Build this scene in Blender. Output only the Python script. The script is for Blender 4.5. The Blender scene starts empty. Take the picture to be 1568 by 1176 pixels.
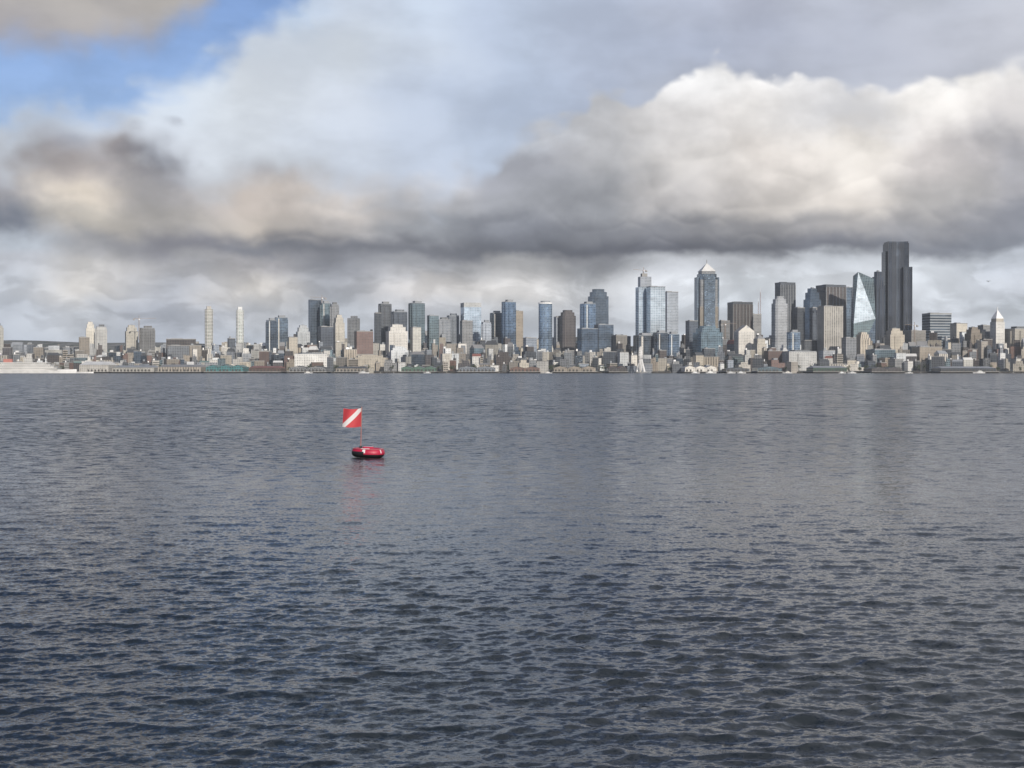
import bpy, math, random
import numpy as np
from mathutils import Vector
random.seed(7); np.random.seed(7)
scene=bpy.context.scene
scene.view_settings.view_transform='Standard'
try: scene.view_settings.look='None'
except Exception: pass
scene.view_settings.exposure=0
F=2240.0; CAMH=3.2
def lin(c): 
    return tuple(((v/255)/12.92 if v/255<=0.04045 else ((v/255+0.055)/1.055)**2.4) for v in c)
# ------------------------------------------------------------------ camera
cam=bpy.data.cameras.new("camera"); camo=bpy.data.objects.new("camera",cam)
scene.collection.objects.link(camo); scene.camera=camo
cam.sensor_width=36; cam.lens=36*F/1568; cam.clip_start=0.1; cam.clip_end=100000
camo.location=(0,0,CAMH); camo.rotation_euler=(math.radians(90)-math.atan(19/F),0,0)
# ------------------------------------------------------------------ node helper
class NT:
    def __init__(s,nt): s.nt=nt
    def node(s,t,**k):
        n=s.nt.nodes.new(t)
        for a,b in k.items(): setattr(n,a,b)
        return n
    def put(s,sock,v):
        if isinstance(v,bpy.types.NodeSocket): s.nt.links.new(v,sock)
        elif v is not None: sock.default_value=v
    def m(s,op,a,b=None,c=None,clamp=False):
        n=s.node('ShaderNodeMath',operation=op,use_clamp=clamp)
        s.put(n.inputs[0],a)
        if b is not None: s.put(n.inputs[1],b)
        if c is not None: s.put(n.inputs[2],c)
        return n.outputs[0]
    def v(s,op,a,b=None,scale=None):
        n=s.node('ShaderNodeVectorMath',operation=op)
        s.put(n.inputs[0],a)
        if b is not None: s.put(n.inputs[1],b)
        if scale is not None: s.put(n.inputs['Scale'],scale)
        return n.outputs[1] if op in('DOT_PRODUCT','LENGTH') else n.outputs[0]
    def comb(s,x,y,z=0.0):
        n=s.node('ShaderNodeCombineXYZ'); s.put(n.inputs[0],x); s.put(n.inputs[1],y); s.put(n.inputs[2],z); return n.outputs[0]
    def sep(s,a):
        n=s.node('ShaderNodeSeparateXYZ'); s.put(n.inputs[0],a); return n.outputs
    def mix(s,f,a,b,blend='MIX'):
        n=s.node('ShaderNodeMix',data_type='RGBA',blend_type=blend); s.put(n.inputs[0],f)
        for i,q in((6,a),(7,b)):
            if isinstance(q,tuple) and len(q)==3: q=q+(1,)
            s.put(n.inputs[i],q)
        return n.outputs[2]
    def mixf(s,f,a,b):
        n=s.node('ShaderNodeMix',data_type='FLOAT'); s.put(n.inputs[0],f); s.put(n.inputs[2],a); s.put(n.inputs[3],b); return n.outputs[0]
    def sm(s,x,a,b,o0=0.0,o1=1.0,t='SMOOTHSTEP'):
        n=s.node('ShaderNodeMapRange',interpolation_type=t); s.put(n.inputs[0],x); s.put(n.inputs[1],a); s.put(n.inputs[2],b); s.put(n.inputs[3],o0); s.put(n.inputs[4],o1); return n.outputs[0]
    def noise(s,vec,scale,detail=4,rough=0.5,dist=0.0,lac=2.0,dim='2D'):
        n=s.node('ShaderNodeTexNoise',noise_dimensions=dim); s.put(n.inputs['Vector'],vec); n.inputs['Scale'].default_value=scale
        n.inputs['Detail'].default_value=detail; n.inputs['Roughness'].default_value=rough; n.inputs['Distortion'].default_value=dist; n.inputs['Lacunarity'].default_value=lac
        return n.outputs[0],n.outputs[1]
    def puff(s,vec,scale,L,smooth=0.35):
        # rounded cloud heads: offset from the cell centre along the light gives each head a lit and a shaded side
        n=s.node('ShaderNodeTexVoronoi',feature='SMOOTH_F1',voronoi_dimensions='2D'); s.put(n.inputs['Vector'],vec); n.inputs['Scale'].default_value=scale
        n.inputs['Smoothness'].default_value=smooth
        d=s.v('SUBTRACT',vec,n.outputs['Position'])
        return s.m('MULTIPLY',s.v('DOT_PRODUCT',d,L),scale), n.outputs['Distance']
    def ramp(s,f,stops,interp='EASE'):
        n=s.node('ShaderNodeValToRGB'); r=n.color_ramp; r.interpolation=interp
        stops=sorted(stops)
        while len(r.elements)<len(stops): r.elements.new(0.5)
        for e,(p,c) in zip(r.elements,stops): e.position=p
        for e,(p,c) in zip(r.elements,stops):
            e.position=p; e.color=(c[0],c[1],c[2],1)
        s.put(n.inputs[0],f); return n.outputs[0]
# ------------------------------------------------------------------ sky
SUN_AZ=158; SUN_EL=22
world=bpy.data.worlds.new("World"); scene.world=world; world.use_nodes=True
nt=world.node_tree; nt.nodes.clear(); W=NT(nt)
tc=W.node('ShaderNodeTexCoord').outputs['Generated']
dx,dy,dz=W.sep(tc)
az=W.m('MULTIPLY',W.m('ARCTAN2',dx,dy),2.24); el=W.m('MULTIPLY',W.m('ARCSINE',dz),2.24)
P=W.comb(az,W.m('MULTIPLY',el,1.35),0.0)
def XK(px): return math.atan((px-784)/F)*2.24
def fx(px): return (XK(px)+0.80)/1.60
def YK(py): return (569-py)/1000.0
_,wc=W.noise(P,6.0,7,0.53)
wv=W.v('SUBTRACT',wc,(0.5,0.5,0.5))
wx,wy,wz=W.sep(wv)
_,wc2=W.noise(P,5.0,2,0.4)
low=W.sm(el,0.05,0.28,0.55,1.0)
Pp=W.v('ADD',P,W.v('ADD',W.v('SCALE',W.v('SUBTRACT',wc2,(.5,.5,.5)),scale=0.09),W.v('SCALE',wv,scale=0.035)))
LD=(0.35,0.94,0)
q1,d1=W.puff(Pp,9.5,LD,0.65); q2,d2=W.puff(W.v('ADD',Pp,(3.1,1.7,0)),23,LD,0.55)
qd=W.m('MULTIPLY_ADD',q2,0.55,q1)
Xw=W.m('MULTIPLY_ADD',W.m('MULTIPLY',wx,low),0.15,az)
Yw=W.m('ADD',el,W.m('MULTIPLY',low,W.m('MULTIPLY_ADD',wy,0.080,W.m('MULTIPLY',qd,0.012))))
fw=W.m('DIVIDE',W.m('ADD',Xw,0.80),1.60,clamp=True)
cols=[0,130,260,390,520,650,780,910,1040,1170,1300,1430,1560]
def row(vals):
    return W.ramp(fw,[(fx(c),lin(v)) for c,v in zip(cols,vals)],'EASE')
def stack(rows):
    rows=sorted(rows,key=lambda r:-r[0]); cur=row(rows[0][1])
    for a,b in zip(rows[:-1],rows[1:]):
        f=W.sm(Yw,YK(a[0]),YK(b[0])); cur=W.mix(f,cur,row(b[1]))
    return cur
thin=stack([
 (0,[(150,185,225),(150,185,225),(160,190,226),(170,195,226),(203,213,228),(202,214,231),(190,202,222),(185,195,215),(188,195,212),(185,190,206),(190,195,208),(195,200,212),(200,204,214)]),
 (80,[(170,195,226),(170,195,226),(180,200,226),(210,219,231),(214,222,232),(204,214,229),(188,200,220),(182,192,212),(178,186,205),(178,184,201),(184,189,203),(190,194,206),(195,198,208)]),
 (160,[(190,207,228),(205,217,232),(212,222,234),(220,227,235),(210,218,230),(195,206,224),(185,198,220),(178,188,208),(180,186,200),(180,186,200),(185,190,203),(190,194,206),(195,198,208)]),
 (240,[(208,217,229),(214,221,232),(216,223,233),(216,223,232),(207,216,230),(195,206,224),(187,200,220),(185,192,208),(185,190,203),(185,190,203),(185,190,203),(190,194,206),(195,198,208)]),
])
bank=stack([
 (120,[(200,203,210),(165,170,182),(150,155,168),(205,209,217),(209,214,221),(212,217,225),(202,207,216),(196,199,206),(240,240,241),(244,243,243),(239,239,242),(245,243,241),(241,240,239)]),
 (190,[(174,175,184),(138,143,157),(152,156,167),(203,207,215),(206,209,216),(218,221,227),(184,190,201),(194,195,199),(224,222,222),(242,239,237),(226,226,229),(240,237,234),(210,207,207)]),
 (250,[(152,150,154),(158,152,152),(136,138,149),(170,170,176),(188,186,188),(214,213,216),(160,163,173),(175,176,180),(214,211,209),(232,226,221),(237,232,226),(218,213,212),(174,174,180)]),
 (310,[(150,150,156),(226,216,203),(170,168,170),(194,185,178),(205,199,195),(178,179,184),(158,161,169),(150,153,160),(184,182,183),(210,205,201),(218,212,206),(196,194,194),(168,168,174)]),
 (350,[(114,120,133),(200,194,185),(170,167,165),(196,188,180),(180,177,177),(155,159,167),(128,132,142),(120,123,131),(132,134,141),(150,150,154),(166,164,165),(156,157,163),(136,139,149)]),
 (385,[(192,201,213),(170,171,176),(136,137,146),(126,129,138),(120,123,132),(117,120,129),(107,111,121),(100,103,113),(103,106,116),(110,113,122),(121,124,134),(125,129,139),(132,137,148)]),
 (408,[(200,205,215),(194,193,193),(164,165,170),(166,165,169),(137,140,149),(156,158,164),(174,175,178),(144,147,154),(194,198,205),(196,200,207),(204,210,218),(208,214,222),(192,199,210)]),
 (445,[(192,198,208),(216,214,212),(178,182,191),(207,204,201),(178,182,191),(205,203,203),(217,216,216),(201,204,209),(216,221,228),(207,213,220),(215,220,227),(209,215,223),(200,206,216)]),
 (485,[(180,187,198),(188,193,201),(178,184,196),(190,194,201),(184,190,199),(192,196,204),(196,201,208),(195,200,208),(202,208,216),(198,205,214),(202,208,216),(203,209,218),(198,205,214)]),
 (560,[(186,195,208)]*13),
])
sky=W.node('ShaderNodeTexSky',sky_type='NISHITA',sun_disc=False)
sky.sun_elevation=math.radians(SUN_EL); sky.sun_rotation=math.radians(SUN_AZ); sky.altitude=10; sky.air_density=1.0; sky.dust_density=0.3; sky.ozone_density=2.5
clear=W.v('MULTIPLY',sky.outputs[0],(0.092,0.086,0.100))
def curve(f,pts): 
    return W.sep(W.ramp(f,[(fx(a),(max(YK(b),0),)*3) for a,b in pts],'LINEAR'))[0]
fwl=W.m('DIVIDE',W.m('ADD',W.m('MULTIPLY_ADD',wx,0.07,az),0.80),1.60,clamp=True)
n2,_=W.noise(P,2.3,4,0.5)
puffh=W.m('SUBTRACT',0.45,W.m('MULTIPLY_ADD',d2,0.45,W.m('MULTIPLY',d1,0.75)))
E=curve(fwl,[(0,205),(100,185),(190,150),(300,135),(345,105),(390,60),(450,10),(500,-80),(700,-600)])
e=W.m('ADD',W.m('SUBTRACT',E,el),W.m('ADD',W.m('MULTIPLY',wy,0.09),W.m('MULTIPLY',puffh,0.06)))
mE=W.sm(e,-0.02,0.04)
hi=W.sm(el,0.62,0.95)                                # above the framed strip: broken cover
cover=W.m('MULTIPLY',hi,W.sm(W.m('MULTIPLY_ADD',az,0.12,n2),0.38,0.58))
mE=W.mixf(hi,mE,W.m('MULTIPLY',cover,0.92))
c=W.mix(W.m('MULTIPLY',mE,0.97),clear,thin)
wisp,_=W.noise(W.v('MULTIPLY',P,(1.0,1.5,1.0)),4.5,6,0.52)
wk=W.sm(wisp,0.3,0.7,0.88,1.10)
c=W.v('MULTIPLY',c,W.comb(wk,wk,wk))
# grey cloud upper left
C=curve(fwl,[(0,112),(60,106),(150,100),(240,95),(290,75),(330,45),(350,15),(365,-200),(380,-400)])
e=W.m('ADD',W.m('SUBTRACT',el,C),W.m('ADD',W.m('MULTIPLY',wz,0.07),W.m('MULTIPLY',puffh,0.03)))
mC=W.m('MULTIPLY',W.sm(e,-0.015,0.045),W.m('SUBTRACT',1.0,W.sm(W.m('MULTIPLY_ADD',wx,0.3,el),0.70,0.95)))
mC=W.m('MULTIPLY',mC,W.m('SUBTRACT',1.0,W.sm(W.m('MULTIPLY_ADD',wy,0.12,az),-0.47,-0.40)))
gc=W.mix(W.sm(Yw,YK(115),YK(10)),lin((162,160,166))+(1,),lin((182,178,175))+(1,))
c=W.mix(mC,c,W.v('MULTIPLY',gc,W.comb(wk,wk,wk)))
# cumulus bank
T=curve(fwl,[(0,212),(40,192),(100,182),(180,158),(225,192),(300,232),(380,236),(450,228),(520,246),(600,256),(670,242),(720,226),(770,236),(790,206),(850,180),(910,150),(980,152),(1040,124),(1080,112),(1130,125),(1200,122),(1230,116),(1290,136),(1350,152),(1420,136),(1500,126),(1568,118)])
e=W.m('ADD',W.m('SUBTRACT',T,el),W.m('ADD',W.m('MULTIPLY',wy,0.065),W.m('MULTIPLY',puffh,0.07)))
soft=W.sm(n2,0.40,0.62,0.016,0.095)
mT=W.sm(e,-0.006,soft)
amt=W.m('MULTIPLY',W.sm(el,0.02,0.20,0.4,1.0),W.sm(n2,0.35,0.62,0.6,1.0))
sh=W.m('MULTIPLY_ADD',W.m('MULTIPLY',qd,0.145),amt,1.0)
mid_,_=W.noise(W.v('ADD',P,(7.3,2.2,0)),7.5,6,0.52)
sh=W.m('MULTIPLY',sh,W.sm(mid_,0.3,0.7,0.84,1.14))
# small far cumulus in the clear strip under the bank
sc,_=W.noise(W.v('MULTIPLY',Pp,(1.0,1.8,1.0)),13,5,0.5)
strip=W.m('MULTIPLY',W.sm(el,0.03,0.08),W.m('SUBTRACT',1.0,W.sm(el,0.14,0.19)))
sh=W.m('MULTIPLY',sh,W.m('MULTIPLY_ADD',strip,W.sm(sc,0.40,0.60,-0.10,0.12),1.0))
bankS=W.v('MULTIPLY',bank,W.comb(sh,sh,sh))
c=W.mix(mT,c,bankS)
c=W.mix(W.sm(el,-0.03,-0.005),(0.06,0.075,0.095),c)
bg=W.node('ShaderNodeBackground'); W.put(bg.inputs[0],c); bg.inputs[1].default_value=1.0
out=W.node('ShaderNodeOutputWorld'); nt.links.new(bg.outputs[0],out.inputs[0])
try: world.cycles.sampling_method='MANUAL'; world.cycles.sample_map_resolution=256
except Exception: pass
# sun
sl=bpy.data.lights.new("sun",'SUN'); so=bpy.data.objects.new("sun",sl); scene.collection.objects.link(so)
sl.energy=4.3; sl.angle=math.radians(0.5); sl.color=(1.0,0.93,0.83)
a=math.radians(SUN_AZ); b=math.radians(SUN_EL)
S=Vector((math.sin(a)*math.cos(b),math.cos(a)*math.cos(b),math.sin(b)))
so.rotation_euler=S.to_track_quat('Z','Y').to_euler(); so.location=S*200
# ------------------------------------------------------------------ materials
MATS={}
def newmat(name):
    m=bpy.data.materials.new(name); m.use_nodes=True; nt=m.node_tree; nt.nodes.clear(); N=NT(nt)
    o=N.node('ShaderNodeOutputMaterial'); p=N.node('ShaderNodeBsdfPrincipled'); nt.links.new(p.outputs[0],o.inputs[0])
    MATS[name]=m; return m,N,p
def plain(name,col,rough=0.7,metal=0.0,var=0.12,scale=0.3):
    m,N,p=newmat(name)
    co=N.node('ShaderNodeTexCoord').outputs['Object']
    n,_=N.noise(co,scale,3,0.6,dim='3D')
    k=N.sm(n,0.3,0.7,1-var,1+var,'LINEAR')
    N.put(p.inputs['Base Color'],N.v('MULTIPLY',tuple(col),N.comb(k,k,k)))
    p.inputs['Roughness'].default_value=rough; p.inputs['Metallic'].default_value=metal
    return m
def facade(name,wall,glass,bay=5.0,floor=3.8,au=0.25,av=0.3,gm=0.5,gr=0.2,wr=0.75,var=0.3,objvar=0.35):
    m,N,p=newmat(name)
    uv=N.node('ShaderNodeTexCoord').outputs['UV']
    u,v,_=N.sep(uv)
    cu=N.m('DIVIDE',u,bay); cv=N.m('DIVIDE',v,floor)
    fu=N.m('FRACT',cu); fv=N.m('FRACT',cv)
    win=N.m('MULTIPLY',N.m('GREATER_THAN',fu,au),N.m('GREATER_THAN',fv,av))
    wn=N.node('ShaderNodeTexWhiteNoise',noise_dimensions='2D'); N.put(wn.inputs['Vector'],N.comb(N.m('FLOOR',cu),N.m('FLOOR',cv)))
    wn2=N.node('ShaderNodeTexWhiteNoise',noise_dimensions='1D'); N.put(wn2.inputs['W'],N.m('FLOOR',N.m('DIVIDE',v,floor*4)))
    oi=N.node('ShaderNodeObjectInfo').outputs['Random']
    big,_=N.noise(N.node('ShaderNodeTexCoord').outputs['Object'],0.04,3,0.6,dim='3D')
    ok=N.sm(oi,0.0,1.0,1-objvar,1+objvar*.8,'LINEAR')  # random brightness per building, standing in for patchy sun and cloud shadow
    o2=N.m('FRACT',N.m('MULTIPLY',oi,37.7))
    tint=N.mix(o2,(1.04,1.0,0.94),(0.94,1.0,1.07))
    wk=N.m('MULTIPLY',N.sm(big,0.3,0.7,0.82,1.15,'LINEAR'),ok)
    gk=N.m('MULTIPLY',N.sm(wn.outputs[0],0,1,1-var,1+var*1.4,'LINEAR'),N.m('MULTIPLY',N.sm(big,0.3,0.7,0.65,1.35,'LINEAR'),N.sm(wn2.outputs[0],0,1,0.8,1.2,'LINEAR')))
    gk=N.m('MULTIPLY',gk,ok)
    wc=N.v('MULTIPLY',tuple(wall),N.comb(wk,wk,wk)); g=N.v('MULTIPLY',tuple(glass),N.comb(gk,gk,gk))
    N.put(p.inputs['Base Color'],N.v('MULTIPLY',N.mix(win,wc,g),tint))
    N.put(p.inputs['Roughness'],N.mixf(win,wr,gr)); N.put(p.inputs['Metallic'],N.mixf(win,0.0,gm))
    return m
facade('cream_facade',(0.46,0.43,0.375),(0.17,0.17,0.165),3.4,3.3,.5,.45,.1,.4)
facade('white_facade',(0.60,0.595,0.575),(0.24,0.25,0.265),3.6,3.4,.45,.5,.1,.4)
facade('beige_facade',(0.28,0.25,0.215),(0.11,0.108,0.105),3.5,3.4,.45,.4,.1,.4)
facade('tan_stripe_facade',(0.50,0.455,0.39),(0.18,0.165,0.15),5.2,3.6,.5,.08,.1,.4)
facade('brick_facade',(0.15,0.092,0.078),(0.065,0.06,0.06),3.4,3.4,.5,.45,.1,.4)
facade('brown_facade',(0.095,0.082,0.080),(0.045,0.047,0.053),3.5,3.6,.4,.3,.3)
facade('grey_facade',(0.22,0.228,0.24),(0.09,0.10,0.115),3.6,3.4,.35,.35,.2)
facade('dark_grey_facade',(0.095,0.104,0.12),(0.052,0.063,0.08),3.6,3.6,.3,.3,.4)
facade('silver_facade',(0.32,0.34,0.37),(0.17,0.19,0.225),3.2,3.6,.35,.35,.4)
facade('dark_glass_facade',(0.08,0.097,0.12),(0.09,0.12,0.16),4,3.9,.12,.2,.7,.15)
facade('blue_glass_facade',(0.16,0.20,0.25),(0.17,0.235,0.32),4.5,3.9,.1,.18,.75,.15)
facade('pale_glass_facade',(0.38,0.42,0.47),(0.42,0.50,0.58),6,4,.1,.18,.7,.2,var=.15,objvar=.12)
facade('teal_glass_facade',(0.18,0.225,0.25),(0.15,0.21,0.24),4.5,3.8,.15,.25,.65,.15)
facade('black_facade',(0.034,0.040,0.054),(0.080,0.098,0.13),6.4,3.9,.45,.12,.75,.2,var=.2,objvar=.1)  # near-black tones lifted toward blue: distance haze put into the base colour
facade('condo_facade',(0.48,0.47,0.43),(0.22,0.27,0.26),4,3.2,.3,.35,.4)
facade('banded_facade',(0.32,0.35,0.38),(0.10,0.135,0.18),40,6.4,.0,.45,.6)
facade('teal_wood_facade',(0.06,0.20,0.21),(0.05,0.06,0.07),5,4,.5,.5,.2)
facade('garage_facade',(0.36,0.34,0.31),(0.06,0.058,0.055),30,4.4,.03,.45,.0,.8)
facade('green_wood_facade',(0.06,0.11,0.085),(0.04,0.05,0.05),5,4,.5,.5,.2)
for n,c_ in dict(roof_gravel=(0.20,0.20,0.205),roof_dark=(0.06,0.065,0.072),roof_green_copper=(0.13,0.19,0.18),roof_white=(0.55,0.55,0.54),roof_red=(0.18,0.075,0.062),
    roof_metal_grey=(0.23,0.245,0.265),concrete=(0.27,0.265,0.255),pier_timber=(0.035,0.032,0.030),white_paint=(0.72,0.72,0.72),steel_grey=(0.22,0.23,0.24),crane_paint=(0.26,0.20,0.16),mast_red=(0.38,0.15,0.12)).items():
    plain(n,c_,0.75,0,0.15,0.08)
WALLS=['cream_facade','white_facade','beige_facade','brick_facade','brown_facade','grey_facade','dark_grey_facade','silver_facade','tan_stripe_facade','teal_glass_facade','dark_glass_facade','garage_facade']
# ------------------------------------------------------------------ mesh builder
class MB:
    def __init__(s): s.v=[];s.f=[];s.uv=[];s.mi=[];s.mats=[]
    def mat(s,n):
        if n not in s.mats: s.mats.append(n)
        return s.mats.index(n)
    def face(s,pts,mat,uv=None):
        b=len(s.v); s.v+= [tuple(p) for p in pts]; s.f.append(tuple(range(b,b+len(pts)))); s.mi.append(s.mat(mat))
        s.uv+= uv if uv else [(p[0],p[1]) for p in pts]
    def prism(s,pts,z0,z1,wall,roof='roof_gravel',top=None,cap=True,ztop=None):
        top=top or pts; n=len(pts); u=0; zt=ztop or [z1]*n
        for i in range(n):
            j=(i+1)%n; L=math.dist(pts[i],pts[j])
            s.face([(pts[i][0],pts[i][1],z0),(pts[j][0],pts[j][1],z0),(top[j][0],top[j][1],zt[j]),(top[i][0],top[i][1],zt[i])],wall,[(u,z0),(u+L,z0),(u+L,zt[j]),(u,zt[i])]); u+=math.ceil(L/5+1)*5
        if cap: s.face([(p[0],p[1],z) for p,z in zip(top,zt)],roof)
    def box(s,x0,x1,y0,y1,z0,z1,wall,roof=None): s.prism([(x0,y0),(x1,y0),(x1,y1),(x0,y1)],z0,z1,wall,roof or wall); s.face([(x0,y1,z0),(x1,y1,z0),(x1,y0,z0),(x0,y0,z0)],wall)
    def pyramid(s,pts,z0,z1,mat,c=(0,0)):
        for i in range(len(pts)):
            j=(i+1)%len(pts); s.face([(pts[i][0],pts[i][1],z0),(pts[j][0],pts[j][1],z0),(c[0],c[1],z1)],mat,[(0,z0),(5,z0),(2,z1)])
    def beam(s,a,b,t,mat):
        a=Vector(a); b=Vector(b); d=(b-a); L=d.length; d.normalize()
        up=Vector((0,0,1)) if abs(d.z)<0.9 else Vector((0,1,0)); x=d.cross(up).normalized()*t/2; y=d.cross(x).normalized()*t/2
        q=[x+y,-x+y,-x-y,x-y]
        for i in range(4):
            j=(i+1)%4; s.face([a+q[i],a+q[j],b+q[j],b+q[i]],mat)
        s.face([a+k for k in q[::-1]],mat); s.face([b+k for k in q],mat)
    def obj(s,name,loc=(0,0,0),rot=0,parent=None,smooth=False):
        me=bpy.data.meshes.new(name); me.from_pydata(s.v,[],s.f)
        l=me.uv_layers.new(name='UVMap'); l.data.foreach_set('uv',np.array(s.uv,dtype=np.float32).ravel())
        for m in s.mats: me.materials.append(MATS[m])
        me.polygons.foreach_set('material_index',s.mi)
        if smooth: me.polygons.foreach_set('use_smooth',[True]*len(s.f))
        me.update(); o=bpy.data.objects.new(name,me); scene.collection.objects.link(o); o.location=loc; o.rotation_euler=(0,0,rot)
        if parent: o.parent=parent
        return o
def rect(w,d,cx=0,cy=0): return [(cx-w/2,cy-d/2),(cx+w/2,cy-d/2),(cx+w/2,cy+d/2),(cx-w/2,cy+d/2)]
def chamf(w,d,c): 
    a=w/2;b=d/2; return [(-a+c,-b),(a-c,-b),(a,-b+c),(a,b-c),(a-c,b),(-a+c,b),(-a,b-c),(-a,-b+c)]
def ellipse(w,d,n=24): return [(w/2*math.cos(2*math.pi*i/n),d/2*math.sin(2*math.pi*i/n)) for i in range(n)]
# bearings: horizontal offset / height as slopes seen from the viewpoint, at a true ground distance d
def gx(bx,d): return (bx-784)/F*d
def gz(by,d): return CAMH+(569-by)/F*d
# ------------------------------------------------------------------ terrain
def hill(x,y):
    t=max(0.0,(y-3010)/1500.0); 
    base=3.6+ 78*min(1,t)**1.15
    base+= (6*math.sin(x*0.004+1)+4*math.sin(x*0.011))*min(1,t)
    if x<-650: base+= 10*min(1,(-650-x)/500)*min(1,t)
    return base
nx,ny=160,40
xs=np.linspace(-6000,6000,nx); ys=np.concatenate([np.linspace(3003,4600,30),np.linspace(5200,14000,10)])
V=[];Fc=[]
for y in ys:
    for x in xs: V.append((x,y,hill(x,min(y,4600))-(0 if y<4700 else 60)))
for j in range(ny-1):
    for i in range(nx-1): a0=j*nx+i; Fc.append((a0,a0+1,a0+nx+1,a0+nx))
me=bpy.data.meshes.new('city_ground'); me.from_pydata(V,[],Fc)
m,N,p=newmat('city_ground_mat'); co=N.node('ShaderNodeTexCoord').outputs['Object']
n,_=N.noise(co,0.02,6,0.65); N.put(p.inputs['Base Color'],N.ramp(n,[(0.35,(0.05,0.062,0.05)),(0.5,(0.10,0.105,0.10)),(0.65,(0.17,0.165,0.16))])); p.inputs['Roughness'].default_value=0.9
me.materials.append(m); o=bpy.data.objects.new('city_ground',me); scene.collection.objects.link(o)
mb=MB(); mb.box(-6000,6000,2999,3003.5,-3,3.4,'pier_timber'); 
for i in range(-300,300): mb.box(i*9,i*9+1.2,2997,2998.9,-3,2.6,'concrete' if i%3==0 else 'pier_timber')
mb.obj('seawall')
# ------------------------------------------------------------------ towers
def tower(name,x0,x1,yt,d,style,rot=22,kind='flat',ratio=0.8,roof='roof_gravel',style2=None):
    Wd=(x1-x0)/F*d; th=math.radians(abs(rot)); w=Wd/(math.cos(th)+ratio*math.sin(th)); dp=w*ratio
    cx=gx((x0+x1)/2,d); base=hill(cx,d)-6; H=gz(yt,d)-base
    mb=MB(); s2=style2 or style
    if kind=='flat':
        ph=min(6,H*0.08); mb.prism(rect(w,dp),0,H-ph,style,roof)
        mb.prism(rect(w*0.97,dp*0.97),H-ph+0.002,H-ph+1.2,'roof_metal_grey',roof)
        mb.prism(rect(w*.55,dp*.55,w*.05),H-ph+1.2,H,'grey_facade' if 'glass' not in style else 'roof_metal_grey','roof_dark')
        mb.prism(rect(w*.36,2.4,0,-dp/2-1.2),0,H-ph-4,s2,roof); mb.prism(rect(2.4,dp*.36,w/2+1.2,0),0,H-ph-4,s2,roof); mb.prism(rect(2.4,dp*.36,-w/2-1.2,0),0,H-ph-4,s2,roof)
        if 'glass' in style and random.random()<.6: mb.prism(rect(w*.10,1.6,-w*.3,-dp/2-.8),0,H-ph-2,'white_facade',roof)
    elif kind=='plain':
        mb.prism(rect(w,dp),0,H-3,style,roof); mb.prism(rect(w*1.015,dp*1.015),H-3,H-1.5,'concrete' if 'glass' not in style else 'roof_metal_grey',roof); mb.prism(rect(w*.4,dp*.4,-w*.15),H-1.5,H,'roof_metal_grey','roof_dark')
    elif kind=='dark':
        mb.prism(rect(w,dp),0,H-7,style,roof); mb.prism(rect(w*1.01,dp*1.01),H-7,H-1.5,'dark_grey_facade','roof_dark'); mb.prism(rect(w*.4,dp*.4,-w*.15),H-1.5,H,'roof_dark','roof_dark')
        for i in range(7): mb.box(-w/2+i*w/6-.6,-w/2+i*w/6+.6,-dp/2-1.2,-dp/2-.01,0,H-7.5,'grey_facade')
    elif kind=='step':
        mb.prism(rect(w,dp),0,H*.84,style,roof); mb.prism(rect(w*.8,dp*.8),H*.84,H*.93,style,roof); mb.prism(rect(w*.55,dp*.55),H*.93,H*.985,s2,roof); mb.prism(rect(w*.2,dp*.2),H*.985,H,'roof_metal_grey',roof)
        mb.prism(rect(w*.4,2,0,-dp/2-1),0,H*.8,s2,roof)
    elif kind=='condo':
        mb.prism(chamf(w*.88,dp*.88,w*.18),0,H*.95,style,roof); mb.prism(rect(w*.5,dp*.5),H*.95,H,'white_facade','roof_metal_grey')
        z=12
        while z<H*.94:
            mb.prism(chamf(w*(.98 if int(z)%2 else .93),dp,w*.2),z,z+.9,'white_paint','concrete'); z+=3.25
    elif kind=='round':
        mb.prism(ellipse(w,dp),0,H*.955,style,roof); mb.prism(ellipse(w*1.02,dp*1.02),H*.955,H*.975,'white_paint','white_paint'); mb.prism(ellipse(w*.7,dp*.7),H*.975,H,'roof_metal_grey',roof)
    elif kind=='chamfer':
        mb.prism(chamf(w,dp,w*.15),0,H*.9,style,roof); mb.prism(chamf(w*.85,dp*.85,w*.15),H*.9,H*.96,s2,roof); mb.prism(chamf(w*.6,dp*.6,w*.1),H*.96,H,s2,roof)
    elif kind=='pyr':
        mb.prism(rect(w,dp),0,H*.75,style,roof); mb.prism(rect(w*.8,dp*.8),H*.75,H*.88,style,roof); mb.pyramid(rect(w*.8,dp*.8),H*.88,H,roof)
    elif kind=='gable':
        mb.prism(rect(w,dp),0,H*.86,style,roof)
        a_,b_=w/2,dp/2; z0,z1=H*.86,H
        mb.face([(-a_,-b_,z0),(a_,-b_,z0),(0,-b_,z1)],style,[(0,0),(10,0),(5,3)]); mb.face([(a_,b_,z0),(-a_,b_,z0),(0,b_,z1)],style,[(0,0),(10,0),(5,3)])
        mb.face([(a_,-b_,z0),(a_,b_,z0),(0,b_,z1),(0,-b_,z1)],roof); mb.face([(-a_,b_,z0),(-a_,-b_,z0),(0,-b_,z1),(0,b_,z1)],roof)
    elif kind=='crownband':
        mb.prism(rect(w,dp),0,H*.93,style,roof); mb.prism(rect(w*1.01,dp*1.01),H*.93,H,'white_facade' if style2 is None else style2,'roof_white')
    if H>60: mb.prism(rect(w*1.25,dp*1.1,w*random.choice([-.12,.12]),-dp*.12),0,random.uniform(18,34)+hill(cx,d)*.2,random.choice(['cream_facade','grey_facade','beige_facade',style]),'roof_gravel')
    return mb.obj(name,(cx,d,base),math.radians(rot))
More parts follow.
